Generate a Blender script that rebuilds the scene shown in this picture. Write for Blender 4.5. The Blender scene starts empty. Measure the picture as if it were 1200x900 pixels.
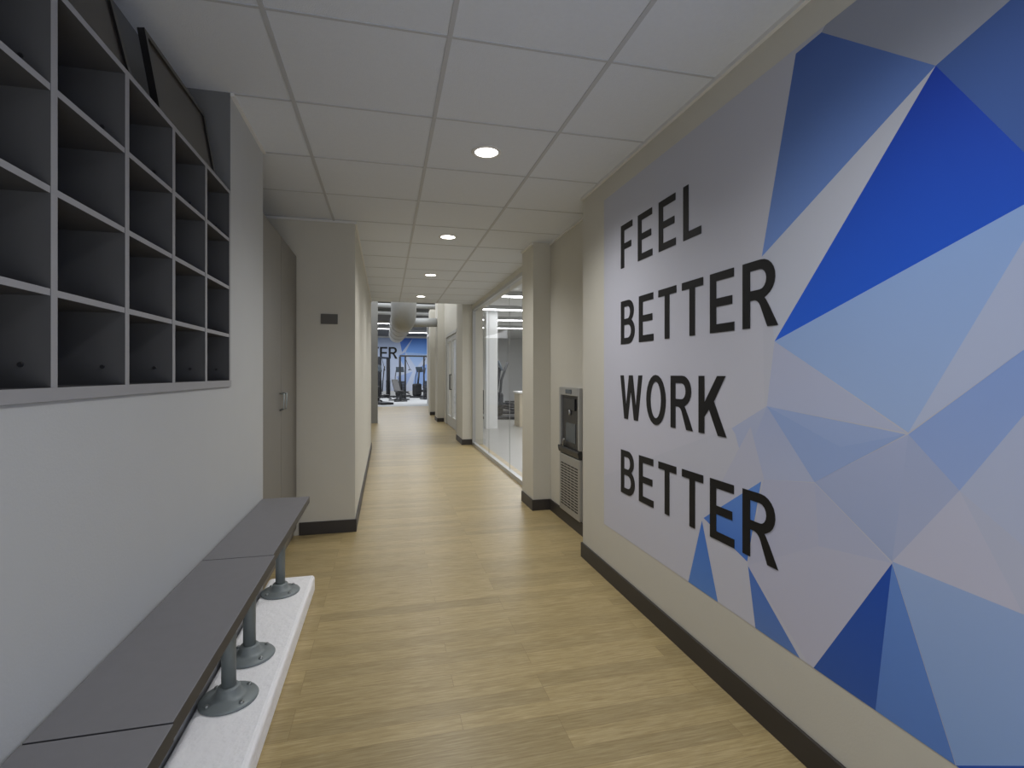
import bpy, math, random
from mathutils import Vector
random.seed(4)
S = bpy.context.scene
COL = S.collection
H, CZ, F = 1.27, 2.49, 605.0
YAW = math.atan(148/605.0)
cY, sY = math.cos(YAW), math.sin(YAW)

# ---------- colour / materials ----------
def lin(c):
    r = []
    for v in c[:3]:
        v /= 255.0
        r.append(v/12.92 if v <= .04045 else ((v+.055)/1.055)**2.4)
    return (*r, 1)
def mat(name, c, rough=.6, metal=0, noise=.05, scale=8, bump=0, bscale=60, emit=0, spec=.5):
    m = bpy.data.materials.new(name); m.use_nodes = True
    nt = m.node_tree; b = nt.nodes['Principled BSDF']
    b.inputs['Roughness'].default_value = rough
    b.inputs['Metallic'].default_value = metal
    b.inputs['Specular IOR Level'].default_value = spec
    tc = nt.nodes.new('ShaderNodeTexCoord')
    n = nt.nodes.new('ShaderNodeTexNoise'); n.inputs['Scale'].default_value = scale
    n.inputs['Detail'].default_value = 4
    nt.links.new(tc.outputs['Object'], n.inputs['Vector'])
    mx = nt.nodes.new('ShaderNodeMix'); mx.data_type = 'RGBA'
    L = lin(c)
    mx.inputs[6].default_value = (*[v*(1-noise) for v in L[:3]], 1)
    mx.inputs[7].default_value = (*[min(1, v*(1+noise)) for v in L[:3]], 1)
    nt.links.new(n.outputs['Fac'], mx.inputs[0])
    nt.links.new(mx.outputs[2], b.inputs['Base Color'])
    if bump:
        n2 = nt.nodes.new('ShaderNodeTexNoise'); n2.inputs['Scale'].default_value = bscale
        nt.links.new(tc.outputs['Object'], n2.inputs['Vector'])
        bp = nt.nodes.new('ShaderNodeBump'); bp.inputs['Strength'].default_value = bump
        bp.inputs['Distance'].default_value = .01
        nt.links.new(n2.outputs['Fac'], bp.inputs['Height'])
        nt.links.new(bp.outputs[0], b.inputs['Normal'])
    if emit:
        b.inputs['Emission Color'].default_value = L
        b.inputs['Emission Strength'].default_value = emit
    return m
M = {}
M['wall'] = mat('paint_warm_beige', (204, 201, 191), .75, noise=.02, bump=.05, bscale=150)
M['wallL'] = mat('paint_soft_grey', (186, 188, 189), .7, noise=.02, bump=.05, bscale=150)
M['niche'] = mat('niche_painted_shade', (112, 113, 114), .7, noise=.02)  # wall grey darkened: the unlit niche's shade is put into the colour
M['tile'] = mat('ceiling_tile', (218, 223, 232), .9, noise=.03, scale=60, bump=.15, bscale=220)
M['tbar'] = mat('ceiling_bar', (188, 191, 197), .5, noise=.02)
M['white'] = mat('white_trim', (220, 220, 220), .5, noise=.02)
M['base'] = mat('rubber_base', (54, 50, 48), .5, noise=.08)
M['cubin'] = mat('cubby_laminate', (80, 80, 82), .65, noise=.06, spec=.2)
M['cubback'] = mat('cubby_back', (122, 122, 124), .7, noise=.06, spec=.2)
M['cubedge'] = mat('cubby_edge', (152, 152, 155), .55, noise=.03)
M['bench'] = mat('bench_laminate', (122, 121, 124), .5, noise=.05, scale=30, spec=.35)
M['benchedge'] = mat('bench_edge', (56, 56, 58), .5)
M['post'] = mat('post_metal', (126, 134, 136), .5, .2, noise=.05)
M['bolt'] = mat('bolt_metal', (150, 155, 155), .35, .8)
M['plinth'] = mat('plinth_white', (250, 250, 253), .8, noise=.03, scale=14, bump=.5, bscale=35)
M['cab'] = mat('cabinet_grey', (124, 121, 115), .5, noise=.04)
M['steel'] = mat('brushed_steel', (172, 173, 174), .4, .6, noise=.06, scale=25)
M['dark'] = mat('dark_plastic', (38, 38, 40), .4, noise=.1)
M['slot'] = mat('slot_black', (38, 38, 38), .7)
M['black'] = mat('letter_black', (20, 20, 23), .55, noise=.05, spec=.3)
M['frame'] = mat('frame_black', (22, 21, 22), .3, noise=.1)
M['framep'] = mat('picture_dark', (42, 36, 33), .3, noise=.3, scale=6)
M['alu'] = mat('aluminium', (185, 186, 187), .35, .4, noise=.03)
M['sign'] = mat('sign_grey', (92, 90, 86), .5)
M['duct'] = mat('duct_metal', (172, 174, 175), .45, .2, noise=.08)
M['open'] = mat('open_ceiling', (92, 93, 94), .9, noise=.1)
M['carpet'] = mat('gym_rubber', (158, 160, 162), .9, noise=.12, scale=40)
M['room'] = mat('room_paint', (216, 217, 217), .7, noise=.02)
M['part'] = mat('partition_grey', (180, 181, 181), .6, noise=.04)
M['endgrey'] = mat('end_wall_grey', (140, 140, 137), .6, noise=.04)
M['roomfloor'] = mat('room_floor', (140, 139, 135), .3, noise=.06, scale=3)
M['pad'] = mat('pad_black', (28, 28, 30), .5)
M['gymmetal'] = mat('gym_frame', (44, 45, 48), .4, .2)
M['screen'] = mat('screen', (70, 80, 90), .2)
M['desk'] = mat('desk_wood', (186, 176, 156), .5, noise=.08, scale=10)
M['door'] = mat('door_paint', (184, 184, 180), .5, noise=.03)
M['lens'] = mat('lens_glow', (255, 250, 240), .5, emit=9)
M['strip'] = mat('strip_glow', (250, 252, 255), .5, emit=9)

def glass(name):
    m = bpy.data.materials.new(name); m.use_nodes = True
    nt = m.node_tree; nt.nodes.clear()
    o = nt.nodes.new('ShaderNodeOutputMaterial')
    t = nt.nodes.new('ShaderNodeBsdfTransparent'); t.inputs[0].default_value = (.96, .965, .965, 1)
    g = nt.nodes.new('ShaderNodeBsdfGlossy'); g.inputs['Roughness'].default_value = .02
    fr = nt.nodes.new('ShaderNodeLayerWeight'); fr.inputs[0].default_value = .25
    mt = nt.nodes.new('ShaderNodeMath'); mt.operation = 'MULTIPLY'; mt.inputs[1].default_value = .35
    mx = nt.nodes.new('ShaderNodeMixShader')
    nt.links.new(fr.outputs['Fresnel'], mt.inputs[0])
    nt.links.new(mt.outputs[0], mx.inputs[0]); nt.links.new(t.outputs[0], mx.inputs[1])
    nt.links.new(g.outputs[0], mx.inputs[2]); nt.links.new(mx.outputs[0], o.inputs[0])
    return m
M['glass'] = glass('clear_glass')

def wood():
    m = bpy.data.materials.new('oak_planks'); m.use_nodes = True
    nt = m.node_tree; b = nt.nodes['Principled BSDF']; N = nt.nodes.new; Lk = nt.links.new
    tc = N('ShaderNodeTexCoord')
    br = N('ShaderNodeTexBrick'); br.offset = .37; br.offset_frequency = 3
    br.inputs['Scale'].default_value = 1; br.inputs['Brick Width'].default_value = .95
    br.inputs['Row Height'].default_value = .088; br.inputs['Mortar Size'].default_value = .0007
    br.inputs['Mortar Smooth'].default_value = .1
    br.inputs['Color1'].default_value = (0, 0, 0, 1); br.inputs['Color2'].default_value = (1, 1, 1, 1)
    br.inputs['Mortar'].default_value = (.5, .5, .5, 1)
    mp0 = N('ShaderNodeMapping'); mp0.inputs['Location'].default_value = (.33, .02, 0)
    Lk(tc.outputs['Object'], mp0.inputs[0]); Lk(mp0.outputs[0], br.inputs['Vector'])
    mp = N('ShaderNodeMapping'); mp.inputs['Scale'].default_value = (7.5, 105, 1)
    Lk(tc.outputs['Object'], mp.inputs[0])
    ad = N('ShaderNodeVectorMath'); ad.operation = 'MULTIPLY_ADD'
    Lk(br.outputs['Color'], ad.inputs[0]); ad.inputs[1].default_value = (37, 11, 19); Lk(mp.outputs[0], ad.inputs[2])
    n1 = N('ShaderNodeTexNoise'); n1.inputs['Scale'].default_value = 1.2; n1.inputs['Detail'].default_value = 9
    n1.inputs['Roughness'].default_value = .66; n1.inputs['Distortion'].default_value = .2
    Lk(ad.outputs[0], n1.inputs['Vector'])
    mp2 = N('ShaderNodeMapping'); mp2.inputs['Scale'].default_value = (9, 210, 1)
    Lk(tc.outputs['Object'], mp2.inputs[0])
    n2 = N('ShaderNodeTexNoise'); n2.inputs['Scale'].default_value = 1; n2.inputs['Detail'].default_value = 3
    Lk(mp2.outputs[0], n2.inputs['Vector'])
    cr = N('ShaderNodeValToRGB'); e = cr.color_ramp.elements
    e[0].position = .24; e[0].color = lin((146, 126, 84))
    e[1].position = .78; e[1].color = lin((202, 185, 144))
    x = e.new(.44); x.color = lin((170, 150, 105)); x = e.new(.58); x.color = lin((182, 163, 119))
    Lk(n1.outputs['Fac'], cr.inputs[0])
    hs = N('ShaderNodeHueSaturation'); hs.inputs['Saturation'].default_value = .98
    mr = N('ShaderNodeMapRange'); mr.inputs['To Min'].default_value = .84; mr.inputs['To Max'].default_value = 1.09
    Lk(br.outputs['Color'], mr.inputs[0]); Lk(mr.outputs[0], hs.inputs['Value']); Lk(cr.outputs[0], hs.inputs['Color'])
    m2 = N('ShaderNodeMix'); m2.data_type = 'RGBA'; m2.blend_type = 'MULTIPLY'; m2.inputs[0].default_value = .28
    Lk(hs.outputs[0], m2.inputs[6])
    c2 = N('ShaderNodeValToRGB'); c2.color_ramp.elements[0].position = .3; c2.color_ramp.elements[0].color = (.45, .42, .35, 1)
    c2.color_ramp.elements[1].position = .6
    Lk(n2.outputs['Fac'], c2.inputs[0]); Lk(c2.outputs[0], m2.inputs[7])
    m3 = N('ShaderNodeMix'); m3.data_type = 'RGBA'; Lk(br.outputs['Fac'], m3.inputs[0])
    Lk(m2.outputs[2], m3.inputs[6]); m3.inputs[7].default_value = lin((132, 112, 76))
    Lk(m3.outputs[2], b.inputs['Base Color'])
    b.inputs['Roughness'].default_value = .34
    b.inputs['Specular IOR Level'].default_value = .5
    return m
M['wood'] = wood()

def vcol():
    m = bpy.data.materials.new('mural_print'); m.use_nodes = True
    nt = m.node_tree; b = nt.nodes['Principled BSDF']
    a = nt.nodes.new('ShaderNodeAttribute'); a.attribute_name = 'Col'
    nt.links.new(a.outputs['Color'], b.inputs['Base Color']); b.inputs['Roughness'].default_value = .6
    b.inputs['Specular IOR Level'].default_value = .2
    return m
M['mural'] = vcol()

# ---------- geometry ----------
class MB:
    def __init__(s): s.v = []; s.f = []; s.m = []; s.sm = []
    def add(s, vs, fs, mi=0, smooth=False):
        o = len(s.v); s.v += [tuple(v) for v in vs]
        for f in fs: s.f.append([i+o for i in f]); s.m.append(mi); s.sm.append(smooth)
        return s
    def box(s, x0, x1, y0, y1, z0, z1, mi=0, front=None):
        vs = [(x0,y0,z0),(x1,y0,z0),(x1,y1,z0),(x0,y1,z0),(x0,y0,z1),(x1,y0,z1),(x1,y1,z1),(x0,y1,z1)]
        fs = [(0,3,2,1),(4,5,6,7),(0,1,5,4),(1,2,6,5),(2,3,7,6),(3,0,4,7)]
        s.add(vs, fs, mi)
        if front is not None: s.m[-3] = front      # +X face
        return s
    def obox(s, c, size, rot=(0,0,0), mi=0):
        from mathutils import Euler
        R = Euler(rot).to_matrix(); hx, hy, hz = [q/2 for q in size]; c = Vector(c)
        vs = [c + R @ Vector((a*hx, b*hy, d*hz)) for a, b, d in
              [(-1,-1,-1),(1,-1,-1),(1,1,-1),(-1,1,-1),(-1,-1,1),(1,-1,1),(1,1,1),(-1,1,1)]]
        return s.add(vs, [(0,3,2,1),(4,5,6,7),(0,1,5,4),(1,2,6,5),(2,3,7,6),(3,0,4,7)], mi)
    def tube(s, path, r, n=12, mi=0, caps=True):
        path = [Vector(p) for p in path]; rings = []; pa = None
        for i, p in enumerate(path):
            t = ((path[i]-path[i-1]).normalized() if i else Vector()) + ((path[i+1]-path[i]).normalized() if i < len(path)-1 else Vector())
            t.normalize()
            if pa is None:
                up = Vector((0,0,1)) if abs(t.z) < .9 else Vector((0,1,0))
                a = t.cross(up).normalized()
            else:
                a = (pa - t*pa.dot(t)).normalized()
            pa = a; b = t.cross(a).normalized()
            rings.append([p + a*math.cos(2*math.pi*k/n)*r + b*math.sin(2*math.pi*k/n)*r for k in range(n)])
        vs = [v for q in rings for v in q]; fs = []
        for i in range(len(rings)-1):
            for k in range(n):
                k2 = (k+1) % n
                fs.append((i*n+k, i*n+k2, (i+1)*n+k2, (i+1)*n+k))
        o = len(s.v); s.add(vs, fs, mi, True)
        if caps:
            s.f.append([o+k for k in range(n)][::-1]); s.m.append(mi); s.sm.append(False)
            L = (len(rings)-1)*n; s.f.append([o+L+k for k in range(n)]); s.m.append(mi); s.sm.append(False)
        return s
    def lathe(s, c, prof, n=32, mi=0):
        vs = []; fs = []
        for r, z in prof:
            for k in range(n):
                a = 2*math.pi*k/n; vs.append((c[0]+r*math.cos(a), c[1]+r*math.sin(a), c[2]+z))
        for i in range(len(prof)-1):
            for k in range(n):
                k2 = (k+1) % n; fs.append((i*n+k, i*n+k2, (i+1)*n+k2, (i+1)*n+k))
        return s.add(vs, fs, mi, True)
    def build(s, name, mats, parent=None, bevel=0, label=None, kind=None, seg=2):
        me = bpy.data.meshes.new(name)
        off = parent_loc(parent)
        me.from_pydata([tuple(Vector(v)-off) for v in s.v], [], s.f)
        if not isinstance(mats, (list, tuple)): mats = [mats]
        for m in mats: me.materials.append(M[m])
        for p, i, sm in zip(me.polygons, s.m, s.sm): p.material_index = i; p.use_smooth = sm
        me.update()
        o = bpy.data.objects.new(name, me); COL.objects.link(o)
        if parent: o.parent = parent
        if bevel:
            b = o.modifiers.new('Bevel', 'BEVEL'); b.width = bevel; b.segments = seg; b.limit_method = 'ANGLE'
        if label: o['label'] = label
        if kind: o['kind'] = kind
        return o
def parent_loc(p):
    v = Vector((0,0,0))
    while p: v += p.location; p = p.parent
    return v
def thing(name, label, cat, loc, group=None):
    o = bpy.data.objects.new(name, None); COL.objects.link(o); o.location = loc
    o.empty_display_size = .1
    o['label'] = label; o['category'] = cat
    if group: o['group'] = group
    return o
def tag(o, label, cat, group=None):
    o['label'] = label; o['category'] = cat
    if group: o['group'] = group
def struct(name, mb, m, bevel=0): return mb.build(name, m, None, bevel, kind='structure')

# ---------- setting ----------
struct('floor', MB().box(-8, 1.7, -2.6, 20.5, -.1, 0), 'wood')
struct('floor', MB().box(1.7, 8, 2, 22, -.1, 0), 'roomfloor')
struct('floor', MB().box(-8, 8, 20.5, 30.2, -.1, -.001), 'carpet')
XL, XR = -.655, 1.33
WZ = 1.214
w = MB()
w.box(-1.25, XL, -2.5, 3.08, 0, WZ)
w.box(-1.25, -.868, -2.5, 3.08, WZ, CZ)
w.box(-.868, XL, 2.471, 3.08, WZ, CZ)
w.box(-.868, XL, -2.5, .297, WZ, CZ)
struct('wall_left', w, 'wallL')
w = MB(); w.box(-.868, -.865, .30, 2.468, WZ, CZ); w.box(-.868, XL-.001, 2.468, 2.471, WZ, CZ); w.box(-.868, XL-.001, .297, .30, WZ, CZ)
struct('wall_left', w, 'niche')  # thin lining over the niche walls and step, carries the painted shade
struct('wall_left', MB().box(-1.35, -1.25, -2.5, 4.34, 0, CZ), 'wallL')
struct('wall_left', MB().box(-1.35, -.24, 4.34, 9.1, 0, 3.4), 'wall')
struct('wall_left', MB().box(-.60, -.20, 13.7, 13.9, 0, 3.4), 'endgrey')
struct('wall_back', MB().box(-1.35, 1.7, -2.6, -2.5, 0, CZ), 'wallL')
w = MB(); w.box(XR, 1.7, -2.5, 3.365, 0, CZ); w.box(1.5, 1.7, 3.365, 5.0, 0, CZ); w.box(XR, 1.5, 4.61, 5.0, 0, CZ)
struct('wall_right', w, 'wall')
w = MB(); w.box(XR, 1.7, 9.15, 9.94, 0, 3.4); w.box(1.5, 1.7, 9.94, 11.2, 0, 3.4); w.box(1.5, 1.7, 11.2, 13.2, 2.25, 3.4)
w.box(1.5, 1.7, 13.2, 16.6, 0, 3.4); w.box(XR, 1.5, 13.7, 14.4, 0, 3.4); w.box(XR, 1.5, 16.0, 16.6, 0, 3.4)
struct('wall_right', w, 'wall')
struct('wall_right', MB().box(1.5, 1.7, 5.0, 9.15, 2.43, 2.8), 'wall')
w = MB(); w.box(8, 8.1, 2, 22, 0, 2.9); w.box(1.7, 8, 1.9, 2, 0, 2.9); w.box(1.7, 8, 22, 22.1, 0, 3.4)
struct('wall_right', w, 'room')
struct('wall_right', MB().box(2.25, 2.52, 11.7, 12.0, 0, 2.8), 'room')
struct('wall_right', MB().box(1.7, 3.1, 16.8, 16.95, 0, 2.8), 'part')
struct('ceiling', MB().box(1.7, 8, 2, 22, 2.8, 2.9), 'room')
struct('wall_left', MB().box(-8.1, -8, 9.1, 30.2, 0, 3.4), 'room')
struct('wall_left', MB().box(-8, -1.35, 9.0, 9.1, 0, 3.4), 'room')
struct('wall_right', MB().box(8, 8.1, 22, 30.2, 0, 3.4), 'room')
struct('wall_back', MB().box(-8, 8, 30, 30.2, 0, 3.4), 'room')
struct('ceiling', MB().box(-8, 8, 9.0, 30.2, 3.4, 3.5), 'open')
c = MB(); c.box(-1.35, 1.7, -2.6, 9.0, CZ, CZ+.05); c.box(-1.35, 1.7, 8.95, 9.0, CZ+.05, 3.4)
struct('ceiling', c, 'tile')
c = MB(); xs = [-1.025, -.40, .225, .85]; ys = [1.868+.607*k for k in range(-7, 12)]
for x in xs: c.box(x-.009, x+.009, -2.5, 9.0, CZ-.004, CZ)
for y in ys: c.box(-1.25 if 3.08 < y < 4.34 else (-.86 if y < 3 else -.24), 1.33 if y < 3.3 else 1.5, y-.006, y+.006, CZ-.003, CZ)
g = struct('ceiling', c, 'tbar')
c = MB(); c.box(XR-.016, XR, -2.5, 3.365, CZ-.018, CZ); c.box(1.484, 1.5, 3.365, 4.61, CZ-.018, CZ)
c.box(XR-.016, XR, 4.61, 5.0, CZ-.018, CZ); c.box(XL, XL+.014, 2.468, 3.08, CZ-.014, CZ); c.box(-.24, -.226, 4.34, 9, CZ-.014, CZ)
c.box(-1.1, -.24, 4.326, 4.34, CZ-.014, CZ)
struct('trim_1', c, 'white')
b = MB(); b.box(XR-.012, XR, -2.5, 3.377, 0, .1); b.box(XR, 1.5, 3.365, 3.377, 0, .1); b.box(1.488, 1.5, 3.377, 4.598, 0, .1)
b.box(XR-.012, 1.5, 4.598, 4.61, 0, .1); b.box(XR-.012, XR, 4.61, 5.0, 0, .1)
b.box(XR-.012, 1.5, 9.138, 9.15, 0, .1); b.box(XR-.012, XR, 9.15, 9.94, 0, .1); b.box(1.488, 1.5, 9.95, 11.1, 0, .1)
b.box(XR-.012, 1.5, 13.688, 13.7, 0, .1); b.box(XR-.012, XR, 13.7, 14.4, 0, .1); b.box(XR-.012, 1.5, 15.988, 16, 0, .1)
struct('baseboard_right', b, 'base', .002)
b = MB(); b.box(-.66, -.228, 4.328, 4.34, 0, .1); b.box(-.24, -.228, 4.34, 9.1, 0, .1)
struct('baseboard_left', b, 'base', .002)

# glass wall (window_1)
wf = MB(); wf.box(1.505, 1.56, 5.0, 9.15, 0, .05); wf.box(1.505, 1.56, 5.0, 9.15, 2.39, 2.43)
wf.box(1.505, 1.56, 5.0, 5.04, .05, 2.39); wf.box(1.505, 1.56, 9.11, 9.15, .05, 2.39)
for yy in (6.395, 7.755): wf.box(1.530, 1.536, yy-.003, yy+.003, .05, 2.39)
wo = struct('window_1', wf, 'alu', .001)
for a, bb in ((5.04, 6.39), (6.40, 7.75), (7.76, 9.11)):
    MB().add([(1.533, a, .05), (1.533, bb, .05), (1.533, bb, 2.39), (1.533, a, 2.39)], [(0, 3, 2, 1)]).build('pane', 'glass', wo)
dr = MB(); dr.box(1.49, 1.56, 11.2, 11.27, 0, 2.25); dr.box(1.49, 1.56, 13.13, 13.2, 0, 2.25); dr.box(1.49, 1.56, 11.27, 13.13, 2.18, 2.25)
do = struct('door_1', dr, 'door', .003)
for a, e in ((11.275, 12.195), (12.205, 13.125)):
    lf = MB(); lf.box(1.51, 1.55, a, a+.11, .01, 2.175); lf.box(1.51, 1.55, e-.11, e, .01, 2.175)
    lf.box(1.51, 1.55, a+.11, e-.11, .01, .25); lf.box(1.51, 1.55, a+.11, e-.11, 2.05, 2.175)
    l = lf.build('door_leaf', 'door', do, .002)
    MB().add([(1.53, a+.11, .25), (1.53, e-.11, .25), (1.53, e-.11, 2.05), (1.53, a+.11, 2.05)], [(0, 3, 2, 1)]).build('pane', 'glass', l)
    hy = e-.05 if a < 12 else a+.05
    MB().tube([(1.51, hy, .9), (1.47, hy, .9), (1.47, hy, 1.25), (1.51, hy, 1.25)], .012, 8).build('handle', 'dark', l)

# ---------- cubbies ----------
CB, RH, CW = 1.228, .205, .303
y_far = 2.444; ncol = 7; y0 = y_far-ncol*CW
XB = -.815
cub = thing('cubby_shelf', 'grey wall cubby unit with a grid of square compartments above the bench', 'cubby shelf', (-.75, (y0+y_far)/2, CB))
MB().box(-.860, -.648, y0-.012, y_far+.012, WZ+.001, CB+.014, 0, 1).build('bottom_panel', ['cubin', 'cubedge'], cub)
MB().box(-.860, -.650, y0-.012, y_far+.012, CB+4*RH-.007, CB+4*RH+.008, 0, 1).build('top_panel', ['cubin', 'cubedge'], cub)
MB().box(-.860, XB, y0, y_far, CB+.014, CB+4*RH-.007, 0).build('back_panel', 'cubback', cub)
for k in range(1, 4):
    MB().box(XB, -.651, y0, y_far, CB+k*RH-.007, CB+k*RH+.007, 0, 1).build('shelf', ['cubin', 'cubedge'], cub)
for k in range(ncol+1):
    yy = y0+k*CW
    d = MB().box(XB, -.650, yy-.011, yy+.011, CB+.014, CB+4*RH-.007, 0, 1).build('side_panel' if k in (0, ncol) else 'divider', ['cubin', 'cubedge'], cub)
    if k >= 2:
        for zz in (CB+.06, CB+3*RH+.055):
            MB().tube([(-.70, yy-.0108, zz), (-.70, yy-.015, zz)], .005, 10).build('screw', 'dark', d)

def pframe(y0, y1, xb, xt, h, label):
    z0 = CB+4*RH+.0135
    t = thing('picture_frame', label, 'picture frame', (xb, (y0+y1)/2, z0), 'framed pictures stored above the cubbies')
    dx = xt-xb; L = math.hypot(dx, h); n = Vector((h, 0, -dx))/L; up = Vector((dx, 0, h))/L
    def slab(u0, u1, ya, yb, t0, t1):
        vs = []
        for tt in (t0, t1):
            for u, y in ((u0, ya), (u0, yb), (u1, yb), (u1, ya)):
                p = Vector((xb, y, z0)) + up*u + n*tt; vs.append(p)
        return vs, [(0,1,2,3),(7,6,5,4),(0,4,5,1),(1,5,6,2),(2,6,7,3),(3,7,4,0)]
    b = MB(); fw = .018
    for u0, u1, ya, yb in ((0, fw, y0, y1), (L-fw, L, y0, y1), (fw, L-fw, y0, y0+fw), (fw, L-fw, y1-fw, y1)):
        b.add(*slab(u0, u1, ya, yb, -.02, 0))
    b.build('border', 'frame', t)
    MB().add(*slab(fw, L-fw, y0+fw, y1-fw, -.015, -.006)).build('picture', 'framep', t)
    MB().add(*slab(L-.0005, L+.0015, y0, y1, -.02, -.014)).build('edge_strip', 'cubedge', t)
pframe(1.20, 1.64, -.675, -.745, .30, 'black frame leaning above the cubbies, the one nearer the camera')
pframe(1.77, 2.30, -.662, -.705, .25, 'black frame leaning above the cubbies, the farther one beside the wall step')

# ---------- plinth + benches ----------
PZ = .10
p = MB().box(-.648, -.400, -.5, 3.2, .001, PZ).build('plinth', 'plinth', None, .018, seg=3)
tag(p, 'long low white slab along the left wall under the grey benches', 'plinth')
SZ = .59
def leg(parent, y, x=-.548):
    l = MB().tube([(x, y, PZ+.015), (x, y, SZ-.036)], .024, 20).build('leg', 'post', parent)
    fl = MB().lathe((x, y, PZ+.001), [(.001, 0), (.096, 0), (.098, .005), (.094, .010), (.06, .017), (.042, .022), (.038, .045), (.033, .050), (.024, .050)], 36)
    fl.build('base_flange', 'post', l)
    for k in range(4):
        a = math.pi/4+k*math.pi/2
        MB().lathe((x+.078*math.cos(a), y+.078*math.sin(a), PZ+.0135), [(.001, .008), (.006, .008), (.009, .004), (.009, 0)], 10).build('bolt', 'bolt', l)
    MB().lathe((x, y, SZ-.048), [(.024, 0), (.045, .006), (.045, .012), (.001, .012)], 20).build('top_plate', 'post', l)
def bench(ya, yb, lys, label, x1=-.405):
    t = thing('bench', label, 'bench', (-.53, (ya+yb)/2, PZ), 'grey benches in a row along the left wall')
    s = MB(); s.box(-.650, x1, ya, yb, SZ-.036, SZ)
    for i in (0, 2, 3, 4, 5): s.m[-6+i] = 1
    s.build('seat', ['bench', 'benchedge'], t, .002)
    for y in lys: leg(t, y)
bench(2.096, 3.05, (3.0-.02, 2.335), 'farthest grey bench section, ending beside the tall grey cabinet', -.410)
bench(1.136, 2.092, (2.045, 1.30), 'middle grey bench section with a post on the white slab', -.403)
bench(.16, 1.132, (.92, .30), 'nearest grey bench section, cut by the bottom edge of the photo', -.400)

# ---------- tall cabinet ----------
cb = thing('tall_cabinet', 'tall grey two-door cabinet in the alcove behind the benches', 'cabinet', (-.9, 3.71, 0))
MB().box(-1.2, -.70, 3.10, 4.325, .001, 2.19).build('body', 'cab', cb, .002)
for a, e, hy in ((3.103, 3.709, 3.665), (3.715, 4.322, 3.76)):
    d = MB().box(-.699, -.678, a, e, .06, 2.187).build('door', 'cab', cb, .002)
    MB().tube([(-.679, hy, 1.03), (-.652, hy, 1.035), (-.652, hy, 1.135), (-.679, hy, 1.14)], .006, 8).build('handle', 'bolt', d)

s = MB().box(-.500, -.372, 4.328, 4.339, 1.665, 1.745).build('wall_sign', 'sign', None, .002)
tag(s, 'small dark grey room plate on the beige wall end left of the corridor', 'sign')

# ---------- drinking fountain ----------
f = thing('bottle_filling_fountain', 'stainless steel bottle filling fountain set in the right wall recess', 'water fountain', (1.49, 4.04, .11))
ya, yb = 3.80, 4.28; yc = (ya+yb)/2
b = MB(); x0, x1 = 1.470, 1.499
b.box(x0, x1, ya, ya+.035, .66, 1.155); b.box(x0, x1, yb-.035, yb, .66, 1.155); b.box(x0, x1, ya+.035, yb-.035, 1.09, 1.155)
b.build('surround', 'steel', f, .004)
MB().box(1.490, 1.499, ya+.035, yb-.035, .66, 1.09).build('alcove', 'dark', f)
MB().box(1.476, 1.490, yc-.12, yc+.12, .97, 1.065).build('dispenser', 'gymmetal', f, .004)
MB().tube([(1.482, yc, .97), (1.482, yc, .93)], .010, 10).build('nozzle', 'steel', f)
MB().box(1.467, 1.470, yc-.07, yc+.07, 1.105, 1.14).build('display', 'screen', f)
MB().box(1.487, 1.4905, yc-.11, yc+.11, .70, .86).build('splash_plate', 'screen', f)
b = MB()
pr = [(1.498, .655), (1.460, .655), (1.458, .64), (1.462, .62), (1.468, .60), (1.498, .59)]
n = len(pr); vs = [(x, ya-.002, z) for x, z in pr]+[(x, yb+.002, z) for x, z in pr]
b.add(vs, [tuple(range(n)), tuple(range(2*n-1, n-1, -1))]+[(i, i+n, (i+1) % n+n, (i+1) % n) for i in range(n)])
b.build('basin', 'dark', f, .002)
MB().tube([(1.469, yc+.13, .655), (1.469, yc+.13, .70), (1.465, yc+.10, .72)], .008, 10).build('spout', 'steel', f)
MB().box(1.474, 1.499, ya, yb, .105, .59).build('lower_panel', 'steel', f, .004)
b = MB()
for i in range(16):
    z = .16+i*.023
    for j in range(5):
        y = ya+.04+j*.082
        b.box(1.4715, 1.4745, y, y+.066, z, z+.009)
b.build('vent_grille', 'slot', f)

# ---------- mural ----------
def P(px, py, X=XR):
    t = (px-600)/F; d = X/(cY*t+sY); return (d*(cY-sY*t), H-(py-438)*d/F)
YM0, YM1, ZM0, ZM1 = -.9, 3.005, .33, 2.355
def clip(poly):
    def cut(pl, ax, val, keep):
        out = []
        for i in range(len(pl)):
            a, b = pl[i-1], pl[i]; ia, ib = keep(a[ax], val), keep(b[ax], val)
            if ia != ib:
                t = (val-a[ax])/(b[ax]-a[ax]); out.append((a[0]+(b[0]-a[0])*t, a[1]+(b[1]-a[1])*t))
            if ib: out.append(b)
        return out
    ge = lambda v, w: v >= w-1e-9
    le = lambda v, w: v <= w+1e-9
    for ax, val, k in ((0, YM0, ge), (0, YM1, le), (1, ZM0, ge), (1, ZM1, le)):
        if poly: poly = cut(poly, ax, val, k)
    return poly
polys = []
def pp(pts, c1, c2=None, ext=()):
    polys.append(([P(*q) if q[0] > 100 else q for q in pts], c1, c2 or c1))
BG1, BG2 = (186, 189, 201), (203, 204, 218)
polys.append(([(YM0, ZM0), (YM1, ZM0), (YM1, ZM1), (YM0, ZM1)], BG1, BG2))
pp([(700, 0), (935, 0), (935, 62), (893, 300), (896, 480), (860, 500), (720, 330)], (180, 183, 193), (200, 201, 214))
pp([(760, 190), (860, 500), (700, 560), (690, 250)], (190, 192, 203), (205, 205, 219))
pp([(933, 63), (963, 38), (1097, 77), (912, 296), (893, 301)], (74, 102, 168), (118, 150, 214))
pp([(963, 38), (1097, 77), (1187, -2), (1187, -60), (1000, -30)], (150, 155, 170), (152, 158, 174))
pp([(1097, 77), (1187, -2), (.30, 2.60), (.35, 1.75), P(1200, 178) ], (70, 94, 154), (70, 102, 172))
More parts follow.
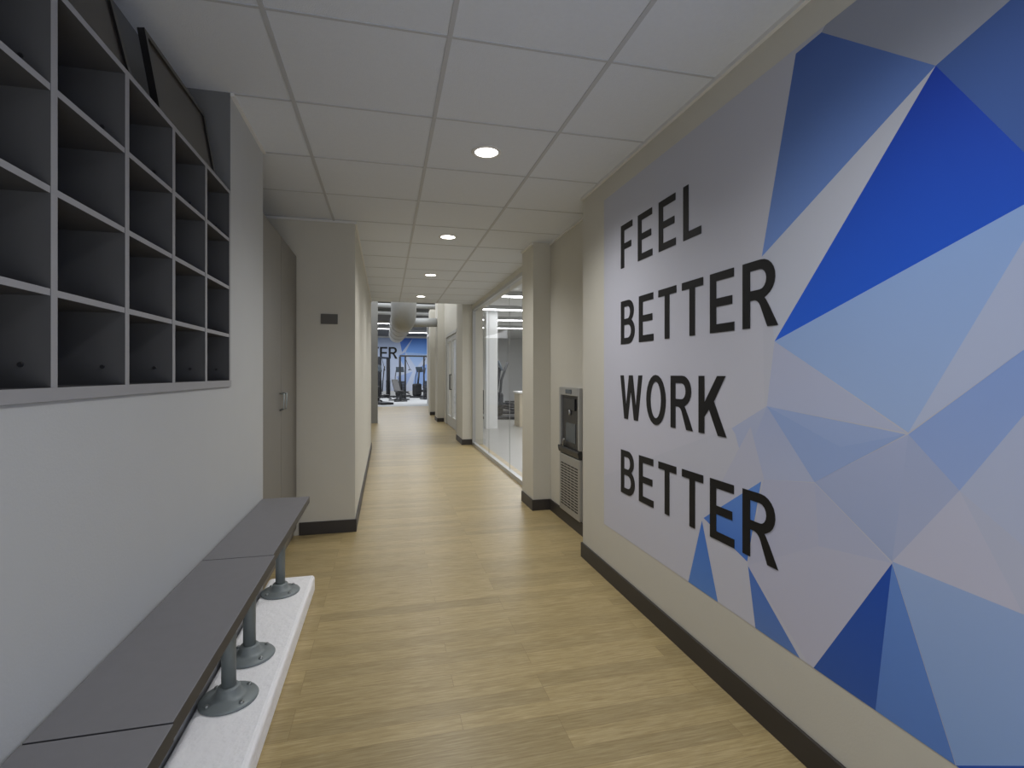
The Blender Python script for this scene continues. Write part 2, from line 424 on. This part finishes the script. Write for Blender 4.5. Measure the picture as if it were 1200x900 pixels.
pp([(1097, 77), (1085, 90), (893, 301), (900, 330), (908, 400)], (190, 194, 207), (195, 200, 216))
pp([(1097, 77), (1200, 178), (.35, 1.70), (.35, 1.52), (1200, 240), (908, 400)], (30, 64, 172), (44, 102, 224))
pp([(908, 400), (1200, 240), (.50, 1.70), (1065, 507)], (142, 173, 226), (165, 189, 232))
pp([(1065, 507), (1200, 282), (.45, 1.62), (.45, 1.45), (1200, 410)], (174, 187, 219), (187, 197, 225))
pp([(908, 400), (899, 476), (1062, 507)], (183, 189, 215), (185, 193, 221))
pp([(899, 476), (1062, 509), (955, 565)], (152, 174, 221), (158, 178, 223))
pp([(899, 476), (955, 565), (895, 562), (858, 502)], (172, 183, 217), (184, 192, 220))
pp([(860, 502), (899, 476), (872, 545)], (182, 190, 217), (175, 186, 217))
pp([(899, 476), (1062, 509), (985, 524)], (162, 181, 224), (160, 180, 224))
pp([(1065, 509), (1200, 410), (.60, 1.36), (.62, 1.20), (1200, 487), (1125, 575)], (138, 165, 222), (156, 178, 227))
pp([(1125, 575), (1200, 487), (.62, 1.18), (.62, .85), (1200, 640)], (180, 190, 220), (188, 196, 222))
pp([(1065, 509), (1125, 575), (1046, 658), (955, 565)], (168, 180, 215), (178, 187, 218))
pp([(1065, 509), (1046, 658), (955, 565)], (174, 184, 217), (168, 181, 217))
pp([(1125, 575), (1200, 640), (.60, .85), (.60, .70), (1200, 720), (1046, 658)], (187, 193, 217), (194, 198, 219))
pp([(1125, 575), (1200, 720), (1046, 658)], (193, 196, 218), (198, 199, 220))
pp([(1046, 658), (1200, 720), (.55, .65), (.55, .3), (1200, 900), (1122, 900)], (158, 182, 227), (142, 174, 229))
pp([(.80, .44), (.95, .33), (.55, .33)], (50, 90, 190))
pp([(1046, 660), (952, 785), (1026, 837)], (38, 82, 180), (60, 96, 176))
pp([(1046, 660), (1026, 837), (1122, 902)], (106, 145, 218), (98, 137, 212))
pp([(955, 566), (1046, 660), (952, 785), (877, 662), (895, 562)], (190, 193, 216), (199, 199, 218))
pp([(955, 566), (1046, 660), (960, 640)], (182, 188, 216), (186, 191, 217))
pp([(955, 566), (960, 640), (877, 662), (895, 562)], (186, 190, 215), (192, 194, 216))
pp([(877, 663), (886, 738), (941, 777)], (82, 122, 204), (100, 132, 196))
pp([(823, 610), (807, 682), (842, 707)], (74, 126, 216), (98, 140, 212))
pp([(825, 607), (893, 561), (876, 658)], (108, 151, 224), (80, 126, 213))
pp([(880, 500), (896, 562), (823, 608)], (190, 193, 214), (197, 199, 216))
pp([(.35, 2.4), (.35, 1.7), (-.9, 1.2), (-.9, 2.4)], (60, 95, 180), (150, 180, 235))
pp([(.45, 1.55), (-.9, 1.2), (-.9, .33), (.35, .33), (.58, .9)], (190, 198, 222), (150, 180, 230))
pp([(-.9, .33), (-.1, .33), (-.6, 1.25)], (28, 78, 190))
def make_mural(name, polys, to3d, clipf=None):
    vs, fs, cols = [], [], []
    for i, (pts, c1, c2) in enumerate(polys):
        pl = clipf(pts) if clipf else pts
        if len(pl) < 3: continue
        zs = [q[1] for q in pts]; z0, z1 = min(zs), max(zs)
        o = len(vs)
        for q in pl:
            vs.append(to3d(q[0], q[1], .0012+i*.00002))
            t = max(0, min(1, (q[1]-z0)/max(1e-6, z1-z0)))
            cols.append(lin([a*t+b*(1-t) for a, b in zip(c1, c2)]))
        fs.append(list(range(o, o+len(pl))))
    me = bpy.data.meshes.new(name); me.from_pydata(vs, [], fs)
    at = me.color_attributes.new('Col', 'FLOAT_COLOR', 'POINT')
    for i, cc in enumerate(cols): at.data[i].color = cc
    me.materials.append(M['mural']); me.update()
    o = bpy.data.objects.new(name, me); COL.objects.link(o); return o
mu = make_mural('wall_mural', polys, lambda y, z, e: (XR-e, y, z), clip)
tag(mu, 'large wall print of blue, white and grey triangles behind the black slogan', 'mural')
gp = [([(-3.2, .3), (2.6, .3), (2.6, 3.3), (-3.2, 3.3)], (176, 192, 222), (200, 208, 226)),
      ([(.75, 3.3), (1.5, 3.3), (.9, 2.5)], (80, 115, 200), (95, 138, 215)),
      ([(1.5, 3.3), (2.5, 3.3), (2.3, 2.4), (1.1, 2.5)], (90, 138, 222), (125, 168, 232)),
      ([(1.1, 2.5), (2.3, 2.4), (1.7, 1.6)], (150, 182, 230), (172, 194, 228)),
      ([(.7, 2.3), (1.1, 2.5), (1.0, 1.7)], (125, 160, 222), (145, 176, 226)),
      ([(1.7, 1.6), (2.5, 1.9), (2.5, .6), (1.5, .6)], (135, 165, 222), (150, 178, 226)),
      ([(.6, 1.1), (1.5, 1.4), (1.0, .3)], (156, 178, 222), (158, 176, 218))]
mg = make_mural('wall_mural', gp, lambda x, z, e: (x, 30-e*4, z))
tag(mg, 'distant blue and white wall print on the far gym wall', 'mural')

# ---------- lettering ----------
def arc(cx, cy, rx, ry, a0, a1, n=10):
    return [(cx+rx*math.cos(math.radians(a0+(a1-a0)*i/n)), cy+ry*math.sin(math.radians(a0+(a1-a0)*i/n))) for i in range(n+1)]
s_ = .168; h_ = .14
def glyph(ch):
    s = s_; h = h_
    if ch == 'F': return .58, [[(0,0),(s,0),(s,.42),(.52,.42),(.52,.42+h),(s,.42+h),(s,1-h),(.58,1-h),(.58,1),(0,1)]]
    if ch == 'E': return .63, [[(0,0),(.63,0),(.63,h),(s,h),(s,.43),(.58,.43),(.58,.43+h),(s,.43+h),(s,1-h),(.62,1-h),(.62,1),(0,1)]]
    if ch == 'L': return .56, [[(0,0),(.56,0),(.56,h),(s,h),(s,1),(0,1)]]
    if ch == 'T': return .66, [[(.33-s/2,0),(.33+s/2,0),(.33+s/2,1-h),(.66,1-h),(.66,1),(0,1),(0,1-h),(.33-s/2,1-h)]]
    if ch == 'B':
        out = [(0,0),(.38,0)]+arc(.38,.285,.31,.285,-90,62)+[(.48,.535)]+arc(.36,.745,.285,.255,-50,90)+[(0,1)]
        return .69, [out, [(s,h),(s,.44)]+arc(.36,.29,.155,.15,90,-90,8), [(s,.58),(s,1-h)]+arc(.35,.72,.12,.14,90,-90,8)]
    if ch == 'R':
        out = [(0,0),(s,0),(s,.415),(.25,.415)]+arc(.25,.225,.16,.19,90,30,4)+[(.535,0),(.745,0),(.58,.28),(.50,.40),(.47,.43)]+arc(.40,.715,.29,.285,-66,90)+[(0,1)]
        return .74, [out, [(s,.56),(s,1-h)]+arc(.38,.71,.135,.15,90,-90,8)]
    if ch == 'O': return .78, [arc(.39,.5,.39,.515,0,345,23), arc(.39,.5,.215,.375,0,345,23)]
    if ch == 'K': return .76, [[(0,0),(s,0),(s,.29),(.30,.43),(.545,0),(.765,0),(.435,.57),(.745,1),(.525,1),(s,.535),(s,1),(0,1)]]
    if ch == 'W': return 1.06, [[(.20,0),(.38,0),(.53,.66),(.68,0),(.86,0),(1.06,1),(.89,1),(.765,.30),(.62,1),(.44,1),(.295,.30),(.17,1),(0,1)]]
def letter_mesh(ch, sc, depth):
    w, loops = glyph(ch)
    cu = bpy.data.curves.new('c', 'CURVE'); cu.dimensions = '2D'; cu.fill_mode = 'BOTH'; cu.extrude = depth/2
    for lp in loops:
        sp = cu.splines.new('POLY'); sp.points.add(len(lp)-1); sp.use_cyclic_u = True
        for q, (x, y) in zip(sp.points, lp): q.co = (x*sc, y*sc, 0, 1)
    o = bpy.data.objects.new('c', cu); COL.objects.link(o)
    dg = bpy.context.evaluated_depsgraph_get(); dg.update()
    me = bpy.data.meshes.new_from_object(o.evaluated_get(dg))
    bpy.data.objects.remove(o)
    return me
def word(text, total, sc, depth, to3d, root):
    ws = [glyph(c)[0]*sc for c in text]; gap = (total-sum(ws))/(len(text)-1)
    x = 0
    for ch, wd in zip(text, ws):
        me = letter_mesh(ch, sc, depth); loc = root.location
        for v in me.vertices:
            v.co = Vector(to3d(v.co.x+x, v.co.y, v.co.z+depth/2))-loc
        me.materials.clear(); me.materials.append(M['black'])
        for p_ in me.polygons: p_.use_smooth = False
        me.name = 'letter'
        o = bpy.data.objects.new('letter', me); COL.objects.link(o); o.parent = root
        x += wd+gap
def wallword(text, ystart, total, zb, label, sc=.247):
    t = thing('lettering_word', label, 'lettering', (XR, ystart, zb))
    word(text, total, sc, .002, lambda x, y, z: (XR-.0021-z, ystart-x, zb+y), t)
wallword('FEEL', 2.762, .785, 1.878, 'black word FEEL, the top line on the mural')
wallword('BETTER', 2.762, 1.235, 1.440, 'black word BETTER directly under FEEL on the mural')
wallword('WORK', 2.768, .960, 1.014, 'black word WORK, third line on the mural')
wallword('BETTER', 2.762, 1.235, .585, 'black word BETTER, the bottom line on the mural under WORK')
t = thing('lettering_word', 'small distant black lettering ending in ER on the far gym wall', 'lettering', (-1.9, 30, 2.15))
word('BETTER', 2.95, .66, .02, lambda x, y, z: (-2.30+x, 29.985-z, 2.12+y), t)

# ---------- downlights ----------
def downlight(x, y, label):
    t = thing('downlight', label, 'ceiling light', (x, y, CZ), 'recessed ceiling downlights')
    MB().lathe((x, y, CZ), [(.062, -.001), (.064, -.006), (.080, -.006), (.083, -.003), (.083, 0)], 32).build('trim_ring', 'white', t)
    MB().lathe((x, y, CZ), [(.0005, -.003), (.063, -.003)], 32).build('lens', 'lens', t)
dl = [2.79, 4.60, 6.42, 8.24, .97, -.85]
lab = ['round recessed downlight nearest the camera in the tiled ceiling', 'second round downlight along the corridor ceiling',
       'third round downlight along the corridor ceiling', 'farthest round downlight in the tiled corridor ceiling', 'downlight above the camera', 'downlight behind the camera']
for y, l in zip(dl, lab): downlight(.538, y, l)
def lamp(kind, loc, e, rot=(0,0,0), col=(1, .99, .975), **k):
    L = bpy.data.lights.new('lamp', kind); L.energy = e; L.color = col
    for a, v in k.items(): setattr(L, a, v)
    o = bpy.data.objects.new('lamp', L); COL.objects.link(o); o.location = loc; o.rotation_euler = rot; return o
for y, e in zip(dl, (76, 56, 42, 38, 50, 16)):
    lamp('SPOT', (.538, y, CZ-.02), e, spot_size=math.radians(145), spot_blend=1.0, shadow_soft_size=.06)
# added fill lamp, unseen behind the camera, aimed up to brighten the ceiling
lamp('AREA', (.35, -1.6, .7), 27, (math.radians(134), 0, 0), (.96, .98, 1), shape='RECTANGLE', size=1.5, size_y=1.2)
lamp('AREA', (.5, 15, 3.25), 260, shape='RECTANGLE', size=5, size_y=10, col=(.96, .98, 1))
lamp('AREA', (.5, 25, 3.25), 480, shape='RECTANGLE', size=8, size_y=6, col=(.95, .97, 1))
lamp('AREA', (4.6, 11, 2.68), 300, shape='RECTANGLE', size=3.4, size_y=14, col=(.99, .995, 1))

k = 0
for y in (7.4, 9.4, 11.4, 13.6, 16.0):
    t = thing('linear_light', '', 'ceiling light', (3.6, y, 2.78), 'linear lights in the glazed room')
    t['label'] = ['white linear ceiling light behind glass, nearest', 'white linear ceiling light behind glass, second away', 'white linear ceiling light behind glass, middle one',
                  'white linear ceiling light behind glass, fourth away', 'white linear ceiling light behind glass, farthest'][k]
    MB().box(2.1, 5.2, y-.09, y+.09, 2.72, 2.799).build('housing', 'part', t)
    MB().box(2.12, 5.18, y-.08, y+.08, 2.708, 2.72).build('diffuser', 'strip', t)
    k += 1
for i, (x, y) in enumerate(((-.6, 24), (1.3, 26), (.4, 21.5))):
    t = thing('linear_light', ['gym ceiling strip light toward the left', 'gym ceiling strip light near the far wall', 'gym ceiling strip light over the gym entrance'][i], 'ceiling light', (x, y, 3.4))
    MB().box(x-.9, x+.9, y-.07, y+.07, 3.3, 3.4).build('housing', 'alu', t)
    MB().box(x-.88, x+.88, y-.06, y+.06, 3.292, 3.3).build('diffuser', 'strip', t)

# ---------- ducts ----------
t = thing('air_duct', 'large round metal air duct turning up under the open ceiling', 'air duct', (.38, 11.5, 2.62))
pth = [(.40, 19.5, 2.70), (.40, 12.4, 2.56)]
for i in range(1, 9):
    a = math.pi/2*i/8; pth.append((.40, 12.4-.45*math.sin(a), 2.56+.45*(1-math.cos(a))))
pth.append((.40, 11.95, 3.4))
MB().tube(pth, .285, 28).build('duct', 'duct', t)
for y in (13.2, 15.0, 17.0): MB().tube([(.40, y, 2.57+.018*(y-12.6)), (.40, y+.05, 2.571+.018*(y-12.6))], .302, 24).build('flange', 'alu', t)
MB().tube([(.62, 13.9, 2.62), (1.32, 13.9, 2.64)], .12, 16).build('branch', 'duct', t)
for i, (z, y, r) in enumerate(((2.95, 10.4, .04), (3.15, 14.6, .06), (3.25, 17, .09))):
    o = MB().tube([(-5, y, z), (1.45, y, z)], r, 10).build('pipe', 'duct')
    tag(o, ['thin pipe crossing just beyond the tiled ceiling edge', 'mid-size pipe crossing above the round duct', 'thick pipe crossing deep under the open ceiling'][i], 'pipe')

# ---------- gym machines ----------
def elliptical(x, y, rz, label):
    t = thing('elliptical_trainer', label, 'exercise machine', (0, 0, 0))
    MB().box(-.28, .28, -.8, .8, .001, .09).build('base', 'gymmetal', t, .02)
    MB().box(-.13, .13, .25, .8, .09, .75).build('flywheel_housing', 'pad', t, .08)
    MB().tube([(0, .45, .7), (0, .35, 1.45)], .05).build('mast', 'gymmetal', t)
    MB().obox((0, .33, 1.5), (.42, .06, .3), (-.4, 0, 0)).build('console', 'screen', t, .015)
    for s in (-1, 1):
        MB().tube([(s*.26, .35, .5), (s*.28, .3, 1.1), (s*.26, .12, 1.6)], .022).build('handlebar', 'gymmetal', t)
        MB().tube([(s*.2, .4, .35), (s*.2, -.7, .2+.05*s)], .03).build('pedal_arm', 'gymmetal', t)
        MB().obox((s*.2, -.25, .32+.05*s), (.15, .38, .05)).build('pedal', 'pad', t, .015)
    t.location = (x, y, 0); t.rotation_euler = (0, 0, rz); return t
def cable(x, y, rz, label):
    t = thing('cable_machine', label, 'exercise machine', (0, 0, 0))
    MB().box(-.75, .75, -.04, .04, 2.10, 2.18).build('crossbar', 'gymmetal', t, .01)
    for s in (-1, 1):
        u = MB(); u.box(s*.75-.04, s*.75+.04, -.05, .05, .001, 2.10); u.box(s*.48-.03, s*.48+.03, -.04, .04, .001, 2.10)
        u.box(s*.62-.25, s*.62+.25, -.3, .3, .001, .06)
        u.build('upright', 'gymmetal', t, .008)
        st = MB()
        for k in range(14): st.box(s*.62-.07, s*.62+.07, -.10, .10, .08+k*.06, .13+k*.06)
        st.build('weight_stack', 'pad', t)
        MB().tube([(s*.55, -.1, 2.10), (s*.3, -.15, 1.5)], .012, 6).build('cable', 'pad', t)
        MB().tube([(s*.3-.08, -.15, 1.45), (s*.3, -.15, 1.5), (s*.3+.08, -.15, 1.45), (s*.3-.08, -.15, 1.45)], .018, 6).build('grip', 'pad', t)
    t.location = (x, y, 0); t.rotation_euler = (0, 0, rz); return t
def wbench(x, y, rz, label):
    t = thing('weight_bench', label, 'exercise bench', (0, 0, 0))
    MB().box(-.15, .15, -.5, .15, .42, .5).build('seat_pad', 'pad', t, .02)
    MB().obox((0, .5, .72), (.3, .8, .08), (.7, 0, 0)).build('back_pad', 'pad', t, .02)
    MB().tube([(0, -.45, .42), (0, .3, .1), (0, .75, .05)], .04).build('spine', 'gymmetal', t)
    for yy in (-.45, .7): MB().tube([(-.3, yy, .03), (.3, yy, .03)], .03).build('foot', 'gymmetal', t)
    MB().tube([(0, -.45, .05), (0, -.45, .42)], .035).build('leg', 'gymmetal', t)
    MB().tube([(0, .3, .1), (0, .55, .7)], .03).build('leg', 'gymmetal', t)
    t.location = (x, y, 0); t.rotation_euler = (0, 0, rz); return t
def onfloor(px, d): t_ = (px-600)/F; return d*(cY*t_+sY), d*(cY-sY*t_)
x, y = onfloor(486, 25.4); cable(x, y, .3, 'tall black cable machine in front of the blue gym wall')
x, y = onfloor(450, 27.9); cable(x, y, 1.2, 'tall black cable machine under the distant letters')
x, y = onfloor(445, 21.8); elliptical(x, y, .4, 'black elliptical trainer just inside the gym at the left wall edge')
x, y = onfloor(467, 23.9); wbench(x, y, .2, 'black weight bench in the middle of the distant gym')
x, y = onfloor(471, 28.3); elliptical(x, y, 2.8, 'black elliptical trainer in the middle of the distant gym')
x, y = onfloor(496, 28.0); elliptical(x, y, 2.4, 'black elliptical trainer at the right side of the distant gym')
x, y = onfloor(589, 16.5); elliptical(x, y, 1.3, 'black elliptical trainer seen through glass, left one')
x, y = onfloor(600, 14.6); elliptical(x, y, 1.3, 'black elliptical trainer seen through glass, beside the pale desk')
x, y = onfloor(615, 12.6)
t = thing('desk', 'pale counter desk seen through the glass wall', 'desk', (x, y, 0))
MB().box(x-.2, x+.6, y-.25, y+.25, .001, .80).build('body', 'desk', t, .005)
MB().box(x-.23, x+.63, y-.28, y+.28, .80, .84).build('desktop', 'white', t, .005)

# ---------- world + camera ----------
W = bpy.data.worlds.new('World'); S.world = W; W.use_nodes = True
W.node_tree.nodes['Background'].inputs[0].default_value = (.8, .85, .9, 1)
W.node_tree.nodes['Background'].inputs[1].default_value = .3
cam = bpy.data.cameras.new('Camera'); co = bpy.data.objects.new('Camera', cam); COL.objects.link(co)
cam.sensor_width = 36; cam.lens = 36*F/1200; cam.shift_y = -12/1200
cam.clip_start = .05
co.location = (0, 0, H); co.rotation_euler = (math.pi/2, 0, -YAW)
S.camera = co
S.view_settings.view_transform = 'Standard'
